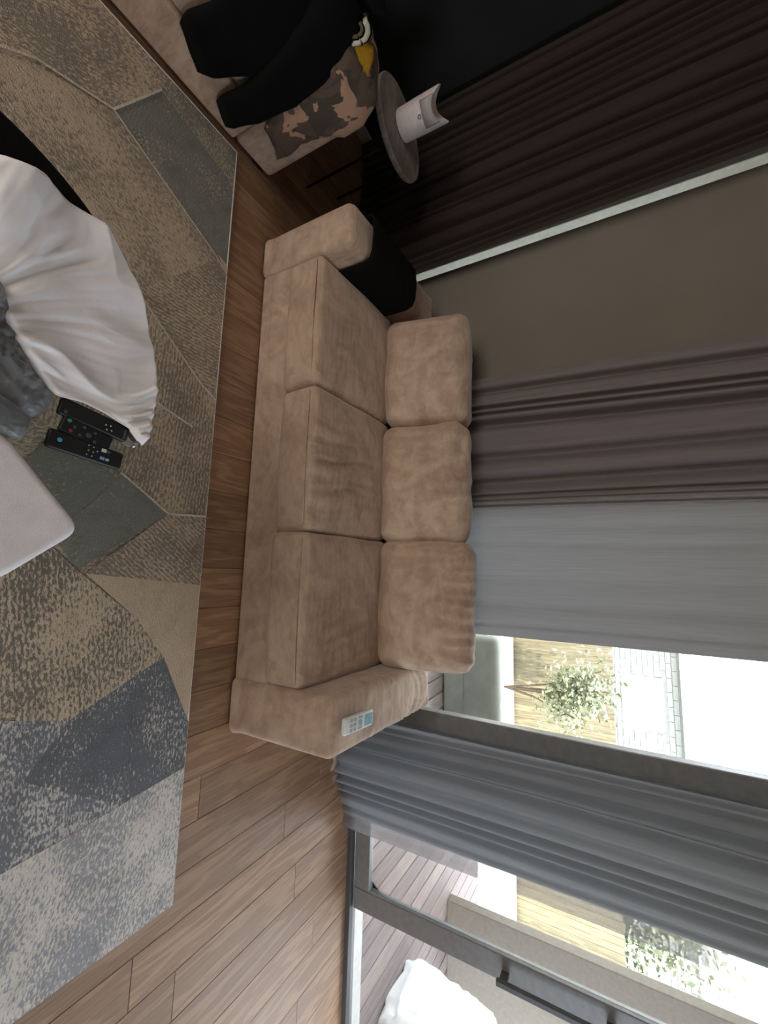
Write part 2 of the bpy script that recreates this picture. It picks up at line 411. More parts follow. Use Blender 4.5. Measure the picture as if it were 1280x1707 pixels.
box('stile', (.905, YW+.058, .035), (.975, YW+.10, 2.40), M['alu'], d1, .004)
box('pane', (.93, YW+.03, .137), (1.885, YW+.036, 2.28), M['glass'], d1)
hd = box('handle', (1.945, YW-.062, .90), (1.972, YW-.040, 1.42), M['alu_dark'], d1, .004)
for z in (.93, 1.39): box('handle_mount', (1.948, YW-.042, z-.018), (1.969, YW+.012, z+.018), M['alu_dark'], hd, .002)
sl = struct('trim_1')   # floor track of the sliding doors
box('track', (-2.06, YW-.02, -.02), (XR, YW+.02, .030), M['alu_dark'], sl, .003)
box('track', (.80, YW+.024, -.02), (XR, YW+.060, .022), M['alu'], sl, .003)
box('track', (.80, YW+.066, -.03), (XR, YW+.17, .012), M['sill'], sl, .003)

# ------------------------------------------------------------------ outside
dk = struct('deck')
for i in range(46):
    x = -.9+i*.1475
    cbox('deck_plank', (x+.005, YW+.19, -.09), (x+.1425, 5.2, -.05+R_.uniform(-.001, .001)), M['deck'], dk, .004)
box('joist_bed', (-.95, YW+.19, -.2), (5.9, 5.18, -.11), M['subfloor'], dk)
box('ground', (-14, YW+.19, -.35), (20, 24, -.21), M['lawn'])['kind'] = 'structure'
box('patio_slab', (-9, 5.2, -.21), (16, 7.42, -.1), M['patio'])['kind'] = 'structure'
pl = box('pillar', (3.09, 4.2, -.05), (3.95, 4.30, 2.6), M['pillar'], None, .008); pl['kind'] = 'structure'
box('roof', (-5, YW+.19, 2.62), (8, 4.9, 2.8), M['ceiling'])['kind'] = 'structure'

fe = thing('paling_fence', 'timber paling fence standing beyond the sunlit paving', 'fence', (0, 7.5, 0))
for z in (.25, 1.1): box('rail', (-1.5, .0, z), (8.5, .04, z+.07), M['fence'], fe)
for i in range(100):
    x = -1.5+i*.1
    h = 1.36+R_.uniform(-.012, .012)
    v, f = boxvf((-.048, -.012, 0), (.048, .0, h+.2), .003)
    mesh('paling', v, f, M['fence'], fe, loc=(x, R_.uniform(-.004, .0), -.2))
ho = thing('neighbour_house', 'pale brick house seen over the fence', 'house', (0, 9.0, 0))
box('wall', (-3, .012, -.2), (10, .3, 2.35), M['mortar'], ho)
win = box('window', (1.75, -.03, 1.45), (2.62, .012, 2.1), M['house'], ho, .01)
box('pane', (1.83, -.034, 1.53), (2.54, -.028, 2.02), M['glass'], win)
bv, bf = boxvf((-.115, -.012, 0), (.115, .012, .074), .004); bme = bpy.data.meshes.new('brick'); bme.from_pydata(bv, [], bf); bme.materials.append(M['brick'])
for xa, xb in ((1.0, 3.5), (5.6, 7.4)):
    for r in range(13):
        x = xa+(.12 if r % 2 else 0)
        while x < xb:
            z = 1.2+r*.086
            if not (1.66 < x < 2.72 and 1.40 < z < 2.1):
                b = link('brick', bme, None, ho); b.location = (x, 0, z)
            x += .24
v = [(-3.3, -.5, 2.33), (10.3, -.5, 2.33), (10.3, 3.2, 3.6), (-3.3, 3.2, 3.6), (-3.3, -.5, 2.43), (10.3, -.5, 2.43), (10.3, 3.2, 3.7), (-3.3, 3.2, 3.7)]
mesh('roof', v, boxvf((0, 0, 0), (1, 1, 1))[1], M['rooft'], ho)
def shrub(label, loc, w, h, nl, seed, ls=.05):
    r = random.Random(seed); t = thing('shrub', label, 'shrub', loc)
    tips = []
    V = []; F = []
    for s in range(7):
        a = r.uniform(0, 6.28); tx, ty, tz = math.cos(a)*w*r.uniform(.2, .8), math.sin(a)*w*.35*r.uniform(.3, .9), h*r.uniform(.6, 1)
        path = [(0, 0, 0), (tx*.3, ty*.3, tz*.45), (tx, ty, tz)]; tips.append(path)
        for i in range(2):
            p, q = path[i], path[i+1]; b = len(V); e = .012-.004*i
            for c in (p, q): V += [(c[0]-e, c[1]-e, c[2]), (c[0]+e, c[1]-e, c[2]), (c[0]+e, c[1]+e, c[2]), (c[0]-e, c[1]+e, c[2])]
            F += [(b+k, b+(k+1) % 4, b+4+(k+1) % 4, b+4+k) for k in range(4)]
    mesh('branches', V, F, M['bark'], t)
    V = []; F = []
    for i in range(nl):
        p = r.choice(tips); f = r.uniform(.25, 1.05); q = Vector(p[1]).lerp(Vector(p[2]), f)+Vector((r.gauss(0, w*.16), max(-.35, min(.35, r.gauss(0, w*.12))), r.gauss(0, h*.08)))
        if q.z < .05: q.z = .05+r.random()*.1
        d = Vector((r.gauss(0, 1), r.gauss(0, 1), r.gauss(.2, .8))).normalized(); s = d.cross(Vector((r.gauss(0, 1), r.gauss(0, 1), 1))).normalized()
        L = ls*r.uniform(.7, 1.4); b = len(V)
        V += [q, q+d*L*.5+s*L*.28, q+d*L, q+d*L*.5-s*L*.28]; F.append((b, b+1, b+2, b+3))
    o = mesh('foliage', V, F, M['leaf'], t); o['kind'] = 'stuff'
shrub('leafy shrub growing before the fence, seen above the grey outdoor sofa', (1.72, 6.75, -.1), .9, 1.5, 2200, 3, .07)
shrub('tall loose tree over the fence, seen past the folded end curtain', (5.3, 8.1, -.2), .9, 2.6, 1300, 5, .1)

os_ = thing('outdoor_sofa', 'grey outdoor sofa on the deck, seen through the glass behind the indoor sofa', 'sofa', (1.40, 4.0, -.05))
rounded('base', .80, .36, .14, .02, M['outsofa'], os_, (0, .36, .16), n=6)
rounded('back_cushion', .795, .08, .175, .06, M['outsofa'], os_, (0, .08, .36), n=12, crown=(.0, .02, .015))
for x in (-.40, .40): rounded('seat_cushion', .392, .27, .06, .03, M['outsofa'], os_, (x, .44, .35), n=6)
for x in (-.66, .66):
    for y in (.06, .66): box('foot', (x-.03, y-.03, 0), (x+.03, y+.03, .03), M['alu_dark'], os_)

cc = thing('covered_chair', 'white cloth cover over a chair on the deck outside the open doorway', 'chair', (3.40, 3.14, -.05))
rows = []
for z, wx, wy, ox, oy in ((.005, .44, .30, .02, 0), (.10, .45, .30, 0, 0), (.22, .44, .30, 0, 0), (.40, .42, .29, .01, .0), (.56, .42, .27, .01, .01), (.63, .41, .26, .02, .02), (.665, .38, .24, .02, .03), (.675, .25, .17, .02, .03)):
    rows.append(((ox, oy, z), (wx, 0, 0), (0, wy, 0)))
loft('cover', rows, M['cover'], cc, 64, .035, 4, 5, 5.0)
for x in (-.3, .3):
    for y in (-.24, .24): box('leg', (x-.02, y-.02, 0), (x+.02, y+.02, .3), M['alu_dark'], cc)

# ------------------------------------------------------------------ blind and curtains
rb = thing('roller_blind', 'flat charcoal roller blind pulled down between the dark curtain and the taupe curtain', 'blind', (0, YW-.040, 0))
box('blind_fabric', (-1.912, 0, .12), (-.35, .003, 2.38), M['blind'], rb)
box('bottom_bar', (-1.912, -.006, .09), (-.35, .009, .12), M['alu_dark'], rb, .003)
tube('roller_tube', [(-1.95, .0, 2.40), (-.33, .0, 2.40)], .018, M['alu_dark'], rb, 12)

def curtain(name, label, x0, x1, yb, grooves, mat, z0=.012, z1=2.38, lean0=0, lean1=0, nx=300, amp=.004, seed=1, narrow=0, hem=None, tailback=0, bulge=()):
    o = thing(name, label, 'curtain', (0, yb, 0))
    xs = np.linspace(x0, x1, nx); zs = np.r_[z0, np.linspace(z0+.03, z1, 22)]
    V = []
    rng = np.random.default_rng(seed)
    ph = rng.uniform(0, 6.28, 6)
    for z in zs:
        t = (z-z0)/(z1-z0)
        for x in xs:
            u = (x-x0)/(x1-x0); y = 0
            for gx, gw, gd in grooves:
                xx = x-gx-.012*math.sin(3*t+gx*9); y += gd*math.exp(-(xx/gw)**2)
            for bx, bw, bd in bulge: y -= bd*math.exp(-((x-bx)/bw)**2)
            for q in range(3): y += amp*math.sin((9+7*q)*x+ph[q]+t*1.3*math.sin(ph[q+3]))
            X = x+(lean0*(1-u)+lean1*u)*t - narrow*(1-t)**2*(u-.5)*(x1-x0)
            y += tailback*max(0, u-.72)/.28*(1-t*.5)
            V.append((X, y, z))
    nz = len(zs); F = [(i*nx+k, i*nx+k+1, (i+1)*nx+k+1, (i+1)*nx+k) for i in range(nz-1) for k in range(nx-1)]
    mesh('fabric', V, F, mat, o, True)
    if hem:
        for side, wd in hem:
            V2 = []; F2 = []
            k = nx-1 if side > 0 else 0
            for i in range(nz):
                p = V[i*nx+k]
                for s in range(7): V2.append((p[0]+side*wd*s/6, p[1]+.012*math.sin(s*.9)+.01*s/6, p[2]))
            for i in range(nz-1):
                for s in range(6):
                    q = (i*7+s, i*7+s+1, (i+1)*7+s+1, (i+1)*7+s); F2.append(q if side > 0 else q[::-1])
            mesh('sheer_edge', V2, F2, M['sheer'], o, True)
    return o
gl = []
x = -2.98
while x < -1.9:
    gl.append((x, R_.uniform(.011, .02), R_.uniform(.03, .06))); x += R_.uniform(.055, .105)
curtain('curtain', 'dark plum pleated curtain hanging behind the side table', -3.02, -1.845, 2.19, gl, M['curtL'], lean1=-.035, amp=.010, seed=2)
gm = [(-1.03, .02, .05), (-.933, .011, .05), (-.899, .010, .05), (-.845, .028, .075), (-.66, .030, .045), (-.51, .033, .06), (-.42, .010, .035), (-.388, .008, .025), (-.353, .008, .03),
      (-.25, .03, .012), (-.165, .025, .010), (.003, .04, .010), (.15, .03, .008), (.27, .012, .01)]
curtain('curtain', 'broad taupe grey curtain hanging behind the back cushions, beside the bright glass', -1.115, .325, 2.212, gm, M['curtM'], lean0=.09, lean1=-.008, amp=.004, seed=3)
gr = []
x = .87
while x < 1.42:
    gr.append((x, R_.uniform(.012, .022), R_.uniform(.02, .055))); x += R_.uniform(.05, .085)
curtain('curtain', 'bunched grey end curtain with sheer edge hanging beside the door handle', .845, 1.43, 2.17, gr, M['curtR'], lean1=-.03, amp=.012, seed=5, narrow=.0, hem=((1, .075),), tailback=.10)

# ------------------------------------------------------------------ beige three-seat sofa
sf = thing('sofa', 'beige suede three-seat sofa standing in front of the window curtains', 'sofa', (0, 0, 0))
def ridge(P, sx, sy, sz, seed, sharp=2.2):
    return 1-np.abs(fbm(np.c_[P[:, 0]*sx, P[:, 1]*sy, P[:, 2]*sz], 1.0, seed))*sharp
def wr_seat(amount, seed, cx=0, wid=.2):
    # creases running front to back, bunched around cx, on a sagging top
    def d(P, N):
        top = np.clip(N[:, 2], 0, 1)
        bend = .05*fbm(P*np.array([3, 3, 0]), 1.0, seed+3)
        Q = P.copy(); Q[:, 0] += bend+.10*P[:, 1]
        f = np.clip(ridge(Q, 26, 2.2, 0, seed, 3.0), -.3, 1)*np.exp(-((P[:, 0]-cx)/wid)**2)*np.clip(.30-P[:, 1], 0, .25)*4
        f2 = np.clip(ridge(Q, 11, 5, 0, seed+5, 3.0), -.2, 1)*.5
        s = fbm(P, 4.5, seed+9)*.008
        sag = .016*np.exp(-((P[:, 0]*2.6)**2+(P[:, 1]+.02)**2*12))
        return N*(amount*(f+.5*f2)*top + s)[:, None] - np.c_[0*P[:, 0], 0*P[:, 0], sag*top]
    return d
box('base', (-1.43, 1.362, .006), (.495, 2.10, .20), SUEDE, sf, .012)
for i, (xa, xb, am) in enumerate(((-1.425, -.795, .003), (-.793, -.148, .014), (-.146, .488, .007))):
    c = rounded('seat_cushion', (xb-xa)/2, .315, .105, .036, SUEDE, sf, ((xa+xb)/2, 1.662, .300), (math.radians(3.2), 0, 0), n=44, crown=(.004, .006, .036), disp=wr_seat(am, 3+i, (0, .02, .12)[i], (.3, .24, .2)[i]))
    yv, zv = -.318, .076
    tube('piping', [(-(xb-xa)/2+.03+((xb-xa)-.06)*k/12, yv+.002-.006*(1-((k-6)/6)**2), zv+.004) for k in range(13)], .0028, SUEDE, c, 6)
def wr_back(top_amt, seed, crumple=0, side=0):
    def d(P, N):
        up = np.clip((P[:, 2]-.05)/.14, 0, 1)*np.clip(-N[:, 1]+.5, 0, 1)
        Q = P.copy(); Q[:, 0] += side*.4*P[:, 2]+.03*fbm(P, 6, seed+5)
        f = np.clip(ridge(Q, 22, 1, 3, seed, 2.6), -.3, 1)
        s = fbm(P, 4.0, seed+7)*.011
        Q[:, 2] += .06*fbm(P, 5, seed+6)
        c = crumple*(np.clip(ridge(Q, 4, 0, 15, seed+2, 2.6), -.3, 1)*np.clip((P[:, 2]-.06)/.10, 0, 1) + .7*np.clip(ridge(Q, 13, 0, 3.5, seed+3, 2.6), -.2, 1)*np.clip(-N[:, 1], 0, 1))
        return N*(top_amt*f*up + s + c)[:, None]
    return d
for i, (xc, hx, hz, zc, am, cr_, rz) in enumerate(((-1.058, .302, .225, .632, .003, .0, 0), (-.447, .305, .222, .628, .006, .012, 0), (.166, .312, .235, .638, .014, .003, -.02))):
    rounded('back_cushion', hx, .105, hz, .062, SUEDE, sf, (xc, 2.005, zc), (math.radians(-12), 0, rz), n=40, crown=(.008, .045, .006), disp=wr_back(am, 11+i, cr_, (0, .3, -.3)[i]))
def wr_arm(seed):
    def d(P, N):
        P[:, 2] = np.where(N[:, 2] < -.02, np.maximum(P[:, 2]*1.10, -.272), P[:, 2]); P[:, :2] += N[:, :2]*(.010*np.clip(-P[:, 2]*20-4.4, 0, 1))[:, None]
        top = np.clip(N[:, 2], 0, 1)+.25*np.clip(np.abs(N[:, 0]), 0, 1)
        f = np.clip(ridge(np.c_[P[:, 0], P[:, 1]+6*P[:, 0]**2+.02*fbm(P, 7, seed+1), P[:, 2]], 1.5, 24, 0, seed, 2.6), -.3, 1)
        g = np.clip((P[:, 1]+.25)/.3, 0, 1)
        rise = np.clip((P[:, 1]+.40)/.8, 0, 1)*.045*np.clip((P[:, 2]+.05)/.3, 0, 1)
        q = N*(.0065*f*g*top)[:, None]; q[:, 2] += rise; return q
    return d
rounded('armrest', .112, .412, .262, .032, SUEDE, sf, (.601, 1.764, .282), n=44, crown=(.004, .004, .004), disp=wr_arm(2))
rounded('armrest', .108, .412, .258, .040, SUEDE, sf, (-1.532, 1.764, .278), n=22, crown=(.004, .004, .006), disp=wr_arm(3))
box('back_frame', (-1.43, 2.06, .05), (.495, 2.172, .60), SUEDE, sf, .02)
for x in (-1.55, .62):
    for y in (1.44, 2.08): box('foot', (x-.03, y-.03, 0), (x+.03, y+.03, .03), M['black_metal'], sf)

# black throw over the left armrest: up the inside, across the top, down the outside
th = thing('throw', 'black throw draped across the sofa armrest next to the side table', 'throw')
prof = [(-1.413, .34), (-1.414, .44), (-1.415, .515), (-1.424, .552), (-1.450, .570), (-1.53, .578), (-1.61, .570), (-1.636, .550), (-1.645, .50), (-1.646, .35), (-1.648, .16)]
V = []; F = []; ny = 22
for j in range(ny+1):
    y = 1.47+j*.41/ny
    for i, (px, pz) in enumerate(prof):
        rise = .045*max(0, min(1, (y-1.364)/.8))
        V.append((px, y + (.02*math.sin(i*.9) if 0 < j < ny else .01*math.sin(i*.9)), pz+(rise if pz > .3 else rise*.3) + .002*math.sin(j*1.7+i)))
n_ = len(prof)
F = [(j*n_+i, (j+1)*n_+i, (j+1)*n_+i+1, j*n_+i+1) for j in range(ny) for i in range(n_-1)]
o = mesh('cloth', V, F, M['brown_black'], th, True); md = o.modifiers.new('thickness', 'SOLIDIFY'); md.thickness = .008; md.offset = 1

# small white remote lying on the other armrest
rm = thing('remote_control', 'small white remote with a blue display lying on the sofa armrest', 'remote', (.598, 1.482, .5665), None, math.radians(-3))
rm.rotation_euler = (math.radians(3.2), 0, math.radians(-3))
rounded('body', .031, .096, .011, .009, M['remote'], rm, (0, 0, .011), n=6)
rounded('display', .022, .027, .002, .0015, M['lcd'], rm, (0, .058, .0215), n=3)
for x, y, w, h in ((-.018, -.058, .006, .008), (0, -.058, .006, .008), (.018, -.058, .006, .008), (-.018, -.034, .006, .008), (0, -.034, .006, .008), (.018, -.034, .006, .008), (-.02, 0, .004, .014), (.02, 0, .004, .014)):
    rounded('button', w, h, .002, .0015, M['key'], rm, (x, y, .0222), n=2)
lathe('dial', [(.004, 0), (.012, 0), (.012, .0035), (.006, .0035)], M['key'], rm, 20, (0, 0, .0215))

# ------------------------------------------------------------------ second sofa by the dark wall
s2 = thing('sofa', 'beige sofa along the dark wall, heaped with clothes', 'sofa', (0, 0, 0))
XF = -1.955
rounded('armrest', .45, .113, .275, .03, SUEDE, s2, (XF-.45, 1.222, .295), n=12)
box('base', (XF-.88, -.75, .02), (XF+.002, 1.105, .20), SUEDE, s2, .012)
for ya, yb_ in ((-.70, .20), (.205, 1.10)): rounded('seat_cushion', .36, (yb_-ya)/2, .11, .036, SUEDE, s2, (XF-.36, (ya+yb_)/2, .312), n=12, crown=(.004, .004, .02))
for ya, yb_ in ((-.70, .20), (.205, 1.10)): rounded('back_cushion', .10, (yb_-ya)/2, .21, .06, SUEDE, s2, (XF-.76, (ya+yb_)/2, .61), (0, math.radians(-10), 0), n=10, crown=(.03, 0, 0))
box('back_frame', (-3.0, -.75, .04), (XF-.86, 1.335, .62), SUEDE, s2, .02)
rounded('armrest', .45, .113, .275, .03, SUEDE, s2, (XF-.45, -.86, .295), n=8)
for x in (XF-.06, XF-.9):
    for y in (-.9, 1.27): box('foot', (x-.03, y-.03, 0), (x+.03, y+.03, .03), M['black_metal'], s2)

# clothes heaped on it
bj = thing('jacket', 'black jacket heaped on the far sofa with both sleeves hanging down its front', 'jacket')
loft('body', [((-2.30, .30, .60), (0, .12, 0), (.10, 0, .12)), ((-2.26, .50, .64), (0, .10, .0), (.26, 0, .16)), ((-2.22, .75, .66), (0, .06, 0), (.27, 0, .20)), ((-2.22, .95, .68), (0, .05, 0), (.25, 0, .22)), ((-2.2, 1.06, .70), (0, .05, 0), (.20, 0, .15)), ((-2.2, 1.10, .70), (0, .02, 0), (.08, 0, .06))], M['black_cloth'], bj, 30, .02, 3, 4)
loft('sleeve', [((-1.925, .775, .165), (0, .064, -.034), (.006, 0, .002)), ((-1.918, .79, .22), (0, .09, -.04), (.02, 0, 0)), ((-1.918, .835, .34), (0, .115, -.02), (.024, 0, 0)), ((-1.93, .85, .45), (0, .13, 0), (.03, 0, 0)), ((-1.99, .86, .545), (0, .14, 0), (.035, 0, .04)), ((-2.12, .86, .62), (0, .15, 0), (.02, 0, .08))], M['black_cloth'], bj, 28, .008, 8, 4, 3.0)
loft('sleeve', [((-1.925, .990, .085), (0, .046, -.022), (.010, 0, .002)), ((-1.912, .995, .13), (0, .056, -.02), (.028, 0, 0)), ((-1.908, 1.015, .26), (0, .066, -.02), (.032, 0, 0)), ((-1.912, 1.02, .42), (0, .085, -.01), (.034, 0, 0)), ((-1.95, 1.02, .56), (0, .095, 0), (.04, 0, .03)), ((-2.08, 1.02, .68), (0, .1, 0), (.03, 0, .07))], M['black_cloth'], bj, 28, .008, 9, 4, 3.0)
cm = thing('camouflage_shirt', 'brown camouflage shirt hanging over the arm of the clothes-heaped sofa', 'shirt')
loft('cloth', [((-1.925, 1.225, .175), (0, .028, -.02), (.007, 0, 0)), ((-1.915, 1.185, .225), (0, .07, .01), (.02, 0, 0)), ((-1.912, 1.165, .30), (0, .082, .01), (.02, 0, 0)), ((-1.912, 1.165, .37), (0, .085, 0), (.022, 0, 0)), ((-1.914, 1.18, .44), (0, .10, .01), (.022, 0, 0)), ((-1.918, 1.195, .51), (0, .125, .0), (.026, 0, 0)), ((-1.945, 1.20, .585), (0, .135, 0), (.03, 0, .026)), ((-2.02, 1.195, .635), (0, .135, 0), (.02, 0, .05)), ((-2.15, 1.185, .65), (0, .13, 0), (.01, 0, .065)), ((-2.30, 1.18, .63), (0, .10, 0), (.01, 0, .05)), ((-2.36, 1.18, .61), (0, .05, 0), (.01, 0, .02))], M['camo'], cm, 32, .012, 4, 4, 2.6)
yj = thing('striped_jersey', 'mustard jersey with cream and black collar stripes on top of the camouflage shirt', 'jersey', (-2.03, 1.16, .66))
loft('body', [((.0, -.07, .035), (0, .02, .0), (.012, 0, .01)), ((.0, -.04, .03), (0, .0, .04), (.02, 0, .0)), ((.0, -.005, .03), (0, .0, .055), (.024, 0, .0)), ((.0, .03, .02), (0, .0, .05), (.022, 0, .0)), ((.0, .055, .005), (0, 0, .03), (.014, 0, .0))], M['yellow'], yj, 24, .006, 5, 4)
arc = [(-.088, -.030), (-.074, -.015), (-.060, .006), (-.050, .033), (-.052, .056), (-.062, .072), (-.078, .080), (-.098, .080)]
def collar(name, f, r, mat):
    cyy, czz = -.105, .032
    pts = [(.022-.010*f, cyy+(y-cyy)*f, czz+(z-czz)*f+.022) for y, z in arc]
    sm = []
    for i in range(len(pts)-1):
        for t in (0, .33, .66): sm.append(tuple(pts[i][k]*(1-t)+pts[i+1][k]*t for k in range(3)))
    tube(name, sm+[pts[-1]], r, mat, yj, 10)
collar('stripe', 1.22, .005, M['black_cloth']); collar('stripe', 1.0, .011, M['cream']); collar('stripe', .78, .005, M['black_cloth']); collar('stripe', .62, .006, M['olive'])

# ------------------------------------------------------------------ round side table with white device
st = thing('side_table', 'round grey wood side table on thin black legs between the two sofas', 'side table', (-2.375, 1.735, 0))
lathe('top', [(.19, .532), (.232, .535), (.240, .545), (.240, .562), (.235, .566), (.226, .562), (.0001, .560)], M['tabletop'], st, 56)
for k in range(3):
    a = math.radians(-28+120*k); tube('leg', [(.20*math.cos(a), .20*math.sin(a), .0), (.20*math.cos(a), .20*math.sin(a), .535)], .007, M['black_metal'], st, 10)
dv = thing('speaker', 'white cylindrical device with a scooped top standing on the round side table', 'device', (-2.405, 1.745, .561), None, math.radians(54))
def scoop(p):
    x, y, z = p
    if z > .2: z = z - .035 + .062*min(1, abs(x)/.075)**2
    return (x, y, z)
lathe('body', [(.060, 0), (.072, .003), (.076, .012), (.079, .12), (.080, .205), (.080, .215), (.078, .222), (.066, .222), (.055, .212), (.0001, .210)], M['dwhite'], dv, 48, fn=scoop)
V = []; F = []
for j, z in enumerate((.155, .185, .212)):
    for k in range(19):
        a = math.radians(-90-46+92*k/18); r = .0803+.0012; zz = z-.01*(math.sin(math.radians(10*k))*1)*(0 if j else -0.0); V.append((r*math.cos(a), r*math.sin(a), zz-.01+.02*abs((k-9)/9)**2*(j == 2)))
for j in range(2):
    for k in range(18): F.append((j*19+k, j*19+k+1, (j+1)*19+k+1, (j+1)*19+k))
o = mesh('vent_panel', V, F, M['dgrey'], dv, True); md = o.modifiers.new('thickness', 'SOLIDIFY'); md.thickness = .002; md.offset = -1
ring = [(.0075*math.cos(a), -.0812, .132+.0085*math.sin(a)) for a in np.linspace(0, 2*math.pi, 20, endpoint=False)]
tube('emblem', ring, .0016, M['ring'], dv, 6, True)

# ------------------------------------------------------------------ rug
def build_rug():
    x0, x1, y0, y1, t = -1.93, 1.250, -1.25, 1.145, .011
    V = []; F = []; UV = []; BT = []; MT = []
    GREY = lin((126, 120, 112)); CREAM = lin((212, 192, 168)); TAN = lin((204, 184, 160)); SLATE = lin((134, 135, 127)); BLUE = lin((124, 128, 136)); DK = lin((124, 116, 108)); PALE = lin((228, 220, 212)); DB = lin((140, 144, 154))
    def face(poly, z, ang, base, mk, dens, row=0.0, scale=1.0):
        b = len(V); ca, sa = math.cos(math.radians(ang)), math.sin(math.radians(ang))
        for (x, y) in poly:
            V.append((x, y, z)); UV.append(((x*ca+y*sa)*scale, (-x*sa+y*ca)*scale)); BT.append((*base, row)); MT.append((*mk, dens))
        F.append(tuple(range(b, b+len(poly))))
    cl = lambda P: [(min(max(x, x0+.004), x1-.004), min(max(y, y0), y1-.004)) for x, y in P]
    face([(x0, y0), (x1, y0), (x1, y1), (x0, y1)], t, 20, CREAM, GREY, .26)
    P = []
    add = lambda poly, ang, base, mk, dens, row=0.0: P.append((cl(poly), ang, base, mk, dens, row))
    # corner by the second sofa: mottled field, slate band, corner strip
    add([(-1.93, -.4), (-1.93, .80), (-1.835, .771), (-1.576, .62), (-1.51, .40), (-1.35, .20), (-1.2, -.4)], 25, CREAM, GREY, .30)
    add([(-1.576, .62), (-1.835, .771), (-1.75, 1.11), (-1.70, 1.145), (-1.335, 1.145), (-1.343, 1.072)], 60, SLATE, CREAM, .09)
    add([(-1.93, .80), (-1.835, .771), (-1.75, 1.108), (-1.70, 1.145), (-1.93, 1.145)], 80, SLATE, TAN, .22)
    add([(-1.576, .62), (-1.343, 1.072), (-1.335, 1.09), (-.977, .769), (-1.1, .3), (-1.35, .2), (-1.5, .42)], 150, TAN, GREY, .24)
    add([(-.977, .769), (-1.32, 1.075), (-1.30, 1.145), (-.74, 1.145), (-.742, 1.06)], 0, TAN, DK, .29, .09)
    add([(-1.36, 1.085), (-1.30, 1.145), (-1.34, 1.145)], 0, CREAM, TAN, .2)
    add([(-.977, .769), (-.742, 1.06), (-.735, 1.145), (-.55, 1.145), (-.549, 1.041), (-.60, .86), (-.9, .4)], 88, TAN, DK, .29, .085)
    add([(-.60, .86), (-.549, 1.041), (-.55, 1.145), (-.198, 1.145), (-.185, .975), (-.31, .78), (-.45, .45)], 84, TAN, DK, .29, .085)
    add([(-.306, .784), (-.185, .975), (.029, .693), (-.051, .627), (-.18, .46), (-.42, .60)], 45, SLATE, TAN, .10)
    add([(-.185, .975), (-.198, 1.145), (.090, 1.145), (.084, 1.10), (.040, .715)], 142, TAN, DK, .28, .09)
    add([(.040, .715), (.084, 1.145), (.55, 1.145), (.609, 1.135), (.345, 1.011), (.20, .90)], 95, CREAM, TAN, .30)
    add([(.029, .69), (.20, .90), (.345, 1.011), (.478, .735), (.508, .70), (.428, .55), (.30, .2), (-.2, .2), (-.051, .60)], 98, CREAM, lin((88, 94, 90)), .25, .05)
    add([(.345, 1.011), (.609, 1.13), (.772, 1.129), (.826, .752), (.86, .40), (.62, .30), (.43, .52), (.485, .72)], 92, BLUE, PALE, .21)
    add([(.345, 1.011), (.485, .72), (.62, .62), (.80, .90), (.772, 1.145), (.609, 1.145)], 92, lin((112, 116, 122)), PALE, .15)
    add([(.772, 1.145), (.826, .752), (.86, .40), (1.25, .2), (1.25, 1.145)], 75, PALE, DB, .27)
    add([(.86, .40), (.62, .30), (.5, -.3), (1.25, -.5), (1.25, .25)], 80, PALE, BLUE, .36)
    for i, p in enumerate(P): face(p[0], t+.0003*(i+1), *p[1:])
    # pale seams between the patches
    def seam(a, b, w=.006, i=0):
        a, b = Vector(a), Vector(b); n = (b-a).normalized(); n = Vector((-n.y, n.x))*w/2
        face(cl([tuple(a-n), tuple(b-n), tuple(b+n), tuple(a+n)]), t+.0058+.0001*i, 0, PALE, CREAM, .3)
    for i, (a, b) in enumerate((((-1.576, .62), (-1.343, 1.072)), ((-.977, .769), (-.742, 1.06)), ((-.742, 1.06), (-.70, 1.14)), ((-.60, .86), (-.549, 1.041)), ((-.306, .784), (-.185, .975)), ((-.185, .975), (-.195, 1.14)), ((-1.835, .771), (-1.576, .62)), ((-1.576, .62), (-1.51, .40)), ((-1.51, .40), (-1.40, .25)), ((-1.343, 1.072), (-1.29, 1.14)))): seam(a, b, .008, i)
    # sides
    b = len(V)
    for (x, y) in ((x0, y0), (x1, y0), (x1, y1), (x0, y1)):
        for z in (.0005, t): V.append((x, y, z)); UV.append((x, y)); BT.append((*CREAM, 1)); MT.append((*TAN, .2))
    for i in range(4): j = (i+1) % 4; F.append((b+2*i, b+2*j, b+2*j+1, b+2*i+1))
    me = bpy.data.meshes.new('rug'); me.from_pydata(V, [], F)
    for nm, dat in (('base_tone', BT), ('mark_tone', MT)):
        at = me.attributes.new(nm, 'FLOAT_COLOR', 'POINT'); at.data.foreach_set('color', np.array(dat, float).ravel())
    uvl = me.uv_layers.new(name='UVMap')
    for lp in me.loops: uvl.data[lp.index].uv = UV[lp.vertex_index]
    me.materials.append(M['rug'])
    r = thing('rug', 'patchwork rug of grey, slate and cream patches under the glass table', 'rug')
    link('pile', me, None, r)
    e = .004
    tube('binding', [(x0+e, y0+e, .008), (x1-e, y0+e, .008), (x1-e, y1-e, .008), (x0+e, y1-e, .008)], .0055, M['towel'], r, 8, True)
build_rug()

